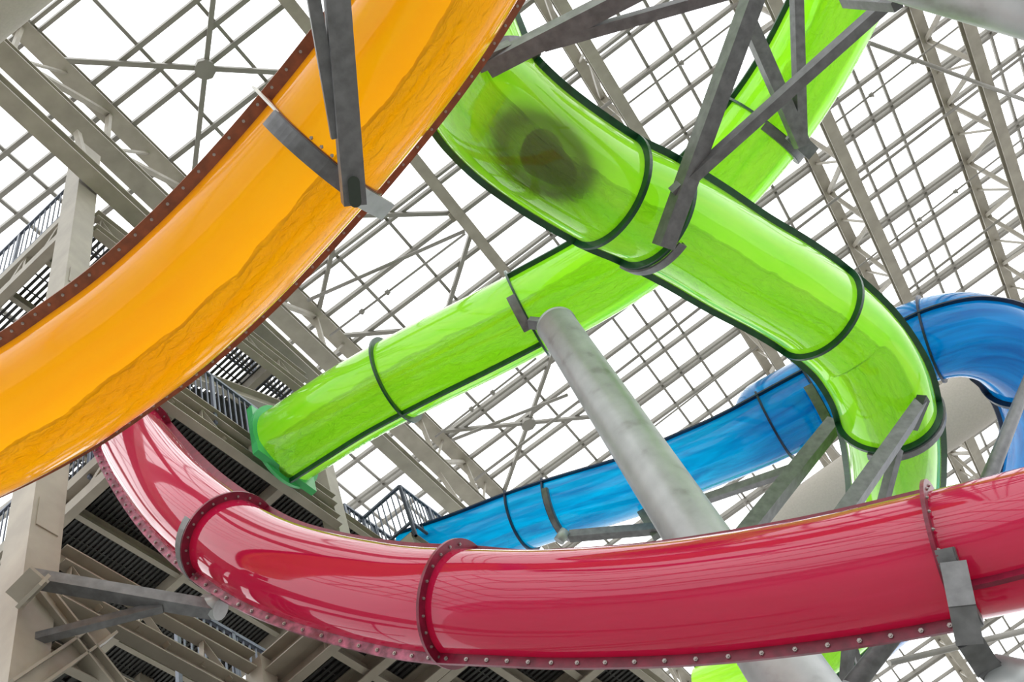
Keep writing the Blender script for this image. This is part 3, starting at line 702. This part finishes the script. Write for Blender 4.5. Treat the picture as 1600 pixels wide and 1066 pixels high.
def edge_truss(label, pts, lo, hi, n):
    """two channels one above the other with small diagonals between"""
    (a0, b0), (a1, b1) = pts
    t = thing('edge_girder', tow(a0, b0, lo), label, 'girder')
    MB().prism(tow(a0, b0, lo), tow(a1, b1, lo), channel(.16, .26, .02), ZUP).build('bottom_channel', 'paint', t)
    MB().prism(tow(a0, b0, hi), tow(a1, b1, hi), channel(.16, .26, .02), ZUP).build('top_channel', 'paint', t)
    for k in range(n):
        f0, f1 = (k+.15)/n, (k+.6)/n
        A = tow(a0+(a1-a0)*f0, b0+(b1-b0)*f0, hi-.1); B = tow(a0+(a1-a0)*f1, b0+(b1-b0)*f1, lo+.1)
        MB().prism(A, B, angle(.09), ZUP).build('diagonal', 'paint', t)
        MB().prism(A, tow(a0+(a1-a0)*f0, b0+(b1-b0)*f0, lo+.1), angle(.07), T1).build('post', 'paint', t)
    return t
def deck(label, a0, a1, b0, b1, h, gap, jn, solid=False):
    t = thing('tower_deck', tow(a0, b0, h), label, 'deck')
    n = jn
    for k in range(n+1):
        b = b0+(b1-b0)*k/n; MB().prism(tow(a0, b, h-.12), tow(a1, b, h-.12), channel(.10, .24, .015), ZUP).build('joist', 'paint', t)
    for k in range(max(2, int((a1-a0)/2.2))+1):
        a = a0+(a1-a0)*k/max(2, int((a1-a0)/2.2)); MB().prism(tow(a, b0, h-.15), tow(a, b1, h-.15), channel(.14, .30, .018), ZUP).build('cross_beam', 'paint', t)
    g = MB(); k = a0
    while k < a1:
        g.box(tow(k, b0, h+.02), tow(k, b1, h+.02), gap*.5, .035); k += gap
    for q in range(1, int(abs(b1-b0)/.35)): 
        b = b0+(b1-b0)*q/int(abs(b1-b0)/.35); g.box(tow(a0, b, h+.025), tow(a1, b, h+.025), .02, .03)
    g.build('grating', 'grate', t)
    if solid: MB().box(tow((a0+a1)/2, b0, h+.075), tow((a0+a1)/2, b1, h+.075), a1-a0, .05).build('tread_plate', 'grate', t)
    return t
def railing(label, p0, p1, hgt=1.15, spacing=.12, posts=4, slope_up=ZUP):
    t = thing('guard_railing', p0, label, 'railing'); d = p1-p0; L = d.length; n = max(3, int(L/spacing))
    MB().box(p0+ZUP*hgt, p1+ZUP*hgt, .06, .06).build('top_rail', 'rail', t)
    MB().box(p0+ZUP*.12, p1+ZUP*.12, .05, .05).build('bottom_rail', 'rail', t)
    for k in range(posts):
        q = p0+d*(k/(posts-1)); MB().box(q-ZUP*.3, q+ZUP*hgt, .06, .06, d.normalized()).build('post', 'rail', t)
    for k in range(1, min(n, 95)):
        q = p0+d*(k/n); MB().box(q+ZUP*.12, q+ZUP*hgt, .022, .022, d.normalized()).build('baluster', 'rail', t)
    return t
# deck levels: lower 10.4, middle 15.6, upper 20.3 m above the camera
edge_truss('beige girder along the middle deck below the lower green tube', [(4.92, FA), (10.4, FA)], 15.25, 15.85, 5)
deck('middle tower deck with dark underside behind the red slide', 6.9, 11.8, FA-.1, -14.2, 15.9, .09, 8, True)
edge_truss('beige girder at the front end of the middle deck, left of the red slide', [(6.75, FA-.2), (6.75, -11.8)], 15.2, 15.85, 4)
railing('grey railing on the middle deck between orange slide and green box', tow(5.2, FA, 15.95), tow(8.75, FA, 15.95), 1.25, .13, 4)
railing('grey railing at the front end of the middle deck, left of the red slide', tow(6.75, -7.6, 15.95), tow(6.75, -11.8, 15.95), 1.25, .12, 4)
# lower level
edge_truss('broad beige lower tower girder behind the galvanised strut', [(4.92, FA), (7.8, FA)], 9.75, 10.35, 3)
girder('tower_beam', 'beige beam running off from the end post of the lower tower girder', 'beam', 7.95, FA, 7.95, -5.0, 10.3, .3)
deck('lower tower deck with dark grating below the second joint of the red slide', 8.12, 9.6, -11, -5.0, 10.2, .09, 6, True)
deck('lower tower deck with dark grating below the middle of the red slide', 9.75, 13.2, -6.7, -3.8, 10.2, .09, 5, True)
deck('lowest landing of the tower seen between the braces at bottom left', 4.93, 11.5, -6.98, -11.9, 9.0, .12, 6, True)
girder('tower_beam', 'beige beam along the lowest landing at bottom left', 'beam', 4.7, -7.0, 4.7, -12.0, 9.2, .3)
for x0, y0, x1, y1, lab in ((62, 930, 180, 1080, 'sloping beige brace from the tower column to the bottom edge'), (20, 1085, 165, 985, 'sloping beige brace crossing behind at bottom left corner'), (478, 1010, 425, 1085, 'short sloping beige brace at the bottom beside the end post')):
    def face(px, py, b=FA+.02):
        r = ray(px, py); return CAM+r*(b/r.dot(T2))
    tag(MB().prism(face(x0, y0), face(x1, y1), ibeam(.2, .22, .03, .04), ZUP).build('tower_brace', 'paint'), lab, 'brace')
railing('dark railing on the lowest stair at bottom left', tow(5.4, -6.7, 7.0), tow(8.6, -6.7, 7.0), 1.1, .12, 4)
railing('grey railing behind the end post under the red slide', tow(7.2, -7.6, 10.5), tow(10.2, -7.6, 10.5), 1.2, .12, 4)
# upper level
edge_truss('beige girder of the upper deck at left, along the railing', [(4.6, -7.36), (4.6, -11.95)], 19.4, 20.2, 5)
edge_truss('beige girder along the upper deck behind the orange slide', [(4.92, FA), (10.4, FA)], 19.55, 20.2, 6)
deck('upper tower deck with slatted grating seen from below at left', 4.8, 12.0, -7.2, -12.2, 20.25, .11, 5)
railing('grey railing on the upper deck at the left edge', tow(4.6, -7.2, 20.5), tow(4.6, -12.2, 20.5), 1.5, .15, 4)
railing('pale railing on the upper deck behind the left column', tow(4.9, -7.75, 20.5), tow(11, -7.75, 20.5), 1.3, .14, 6)
o = MB().prism(tow(7.0, -7.3, 17.3), tow(10.3, -7.3, 19.15), channel(.14, .34, .02), ZUP).build('stair_stringer', 'paint'); tag(o, 'sloping beige stair stringer above the railing of the middle deck', 'stringer')
t = thing('stair_flight', tow(7.0, -8, 17.2), 'flight of dark slatted steps under the upper deck', 'stairs')
for k in range(11):
    f = k/10; MB().box(tow(7.2+3.0*f, -7.45, 17.25+1.7*f), tow(7.2+3.0*f, -8.7, 17.25+1.7*f), .26, .04).build('step', 'grate', t)
MB().prism(tow(7.0, -8.8, 17.3), tow(10.3, -8.8, 19.15), channel(.14, .3, .02), ZUP).build('stringer', 'paint', t)
# far platform where the blue slide starts
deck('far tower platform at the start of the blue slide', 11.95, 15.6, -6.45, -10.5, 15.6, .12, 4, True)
railing('dark railing of the far platform in front of the blue slide', tow(11.95, -6.4, 15.8), tow(15.4, -6.4, 15.8), 1.25, .12, 5)
railing('dark railing on the near side of the far platform', tow(11.95, -6.4, 15.8), tow(11.95, -9.4, 15.8), 1.25, .12, 4)
railing('dark railing on the back of the far platform', tow(11.4, -7.4, 15.8), tow(15.0, -7.4, 15.8), 1.25, .13, 5)
# green box where the lower green tube leaves the tower
p, T, U, S, L = green2.at(13)
t = thing('slide_start_box', p, 'flat green panel where the lower green tube leaves the tower', 'panel')
b = MB(); wq, hq = .67, .68
c4 = [p+T*.04+T1*(sx_*wq)+ZUP*(sy_*hq) for sx_, sy_ in ((-1, -1), (1, -1), (1, 1), (-1, 1))]
b.add(c4+[q-T2*.12 for q in c4], [(0, 1, 2, 3), (7, 6, 5, 4), (0, 4, 5, 1), (1, 5, 6, 2), (2, 6, 7, 3), (3, 7, 4, 0)]); b.build('panel', 'greenbox', t)
for k in range(10):
    a = R_(k*36); bolt(t, p+T*.04+(S*math.cos(a)+U*math.sin(a))*(GR+.05), -T, .02)
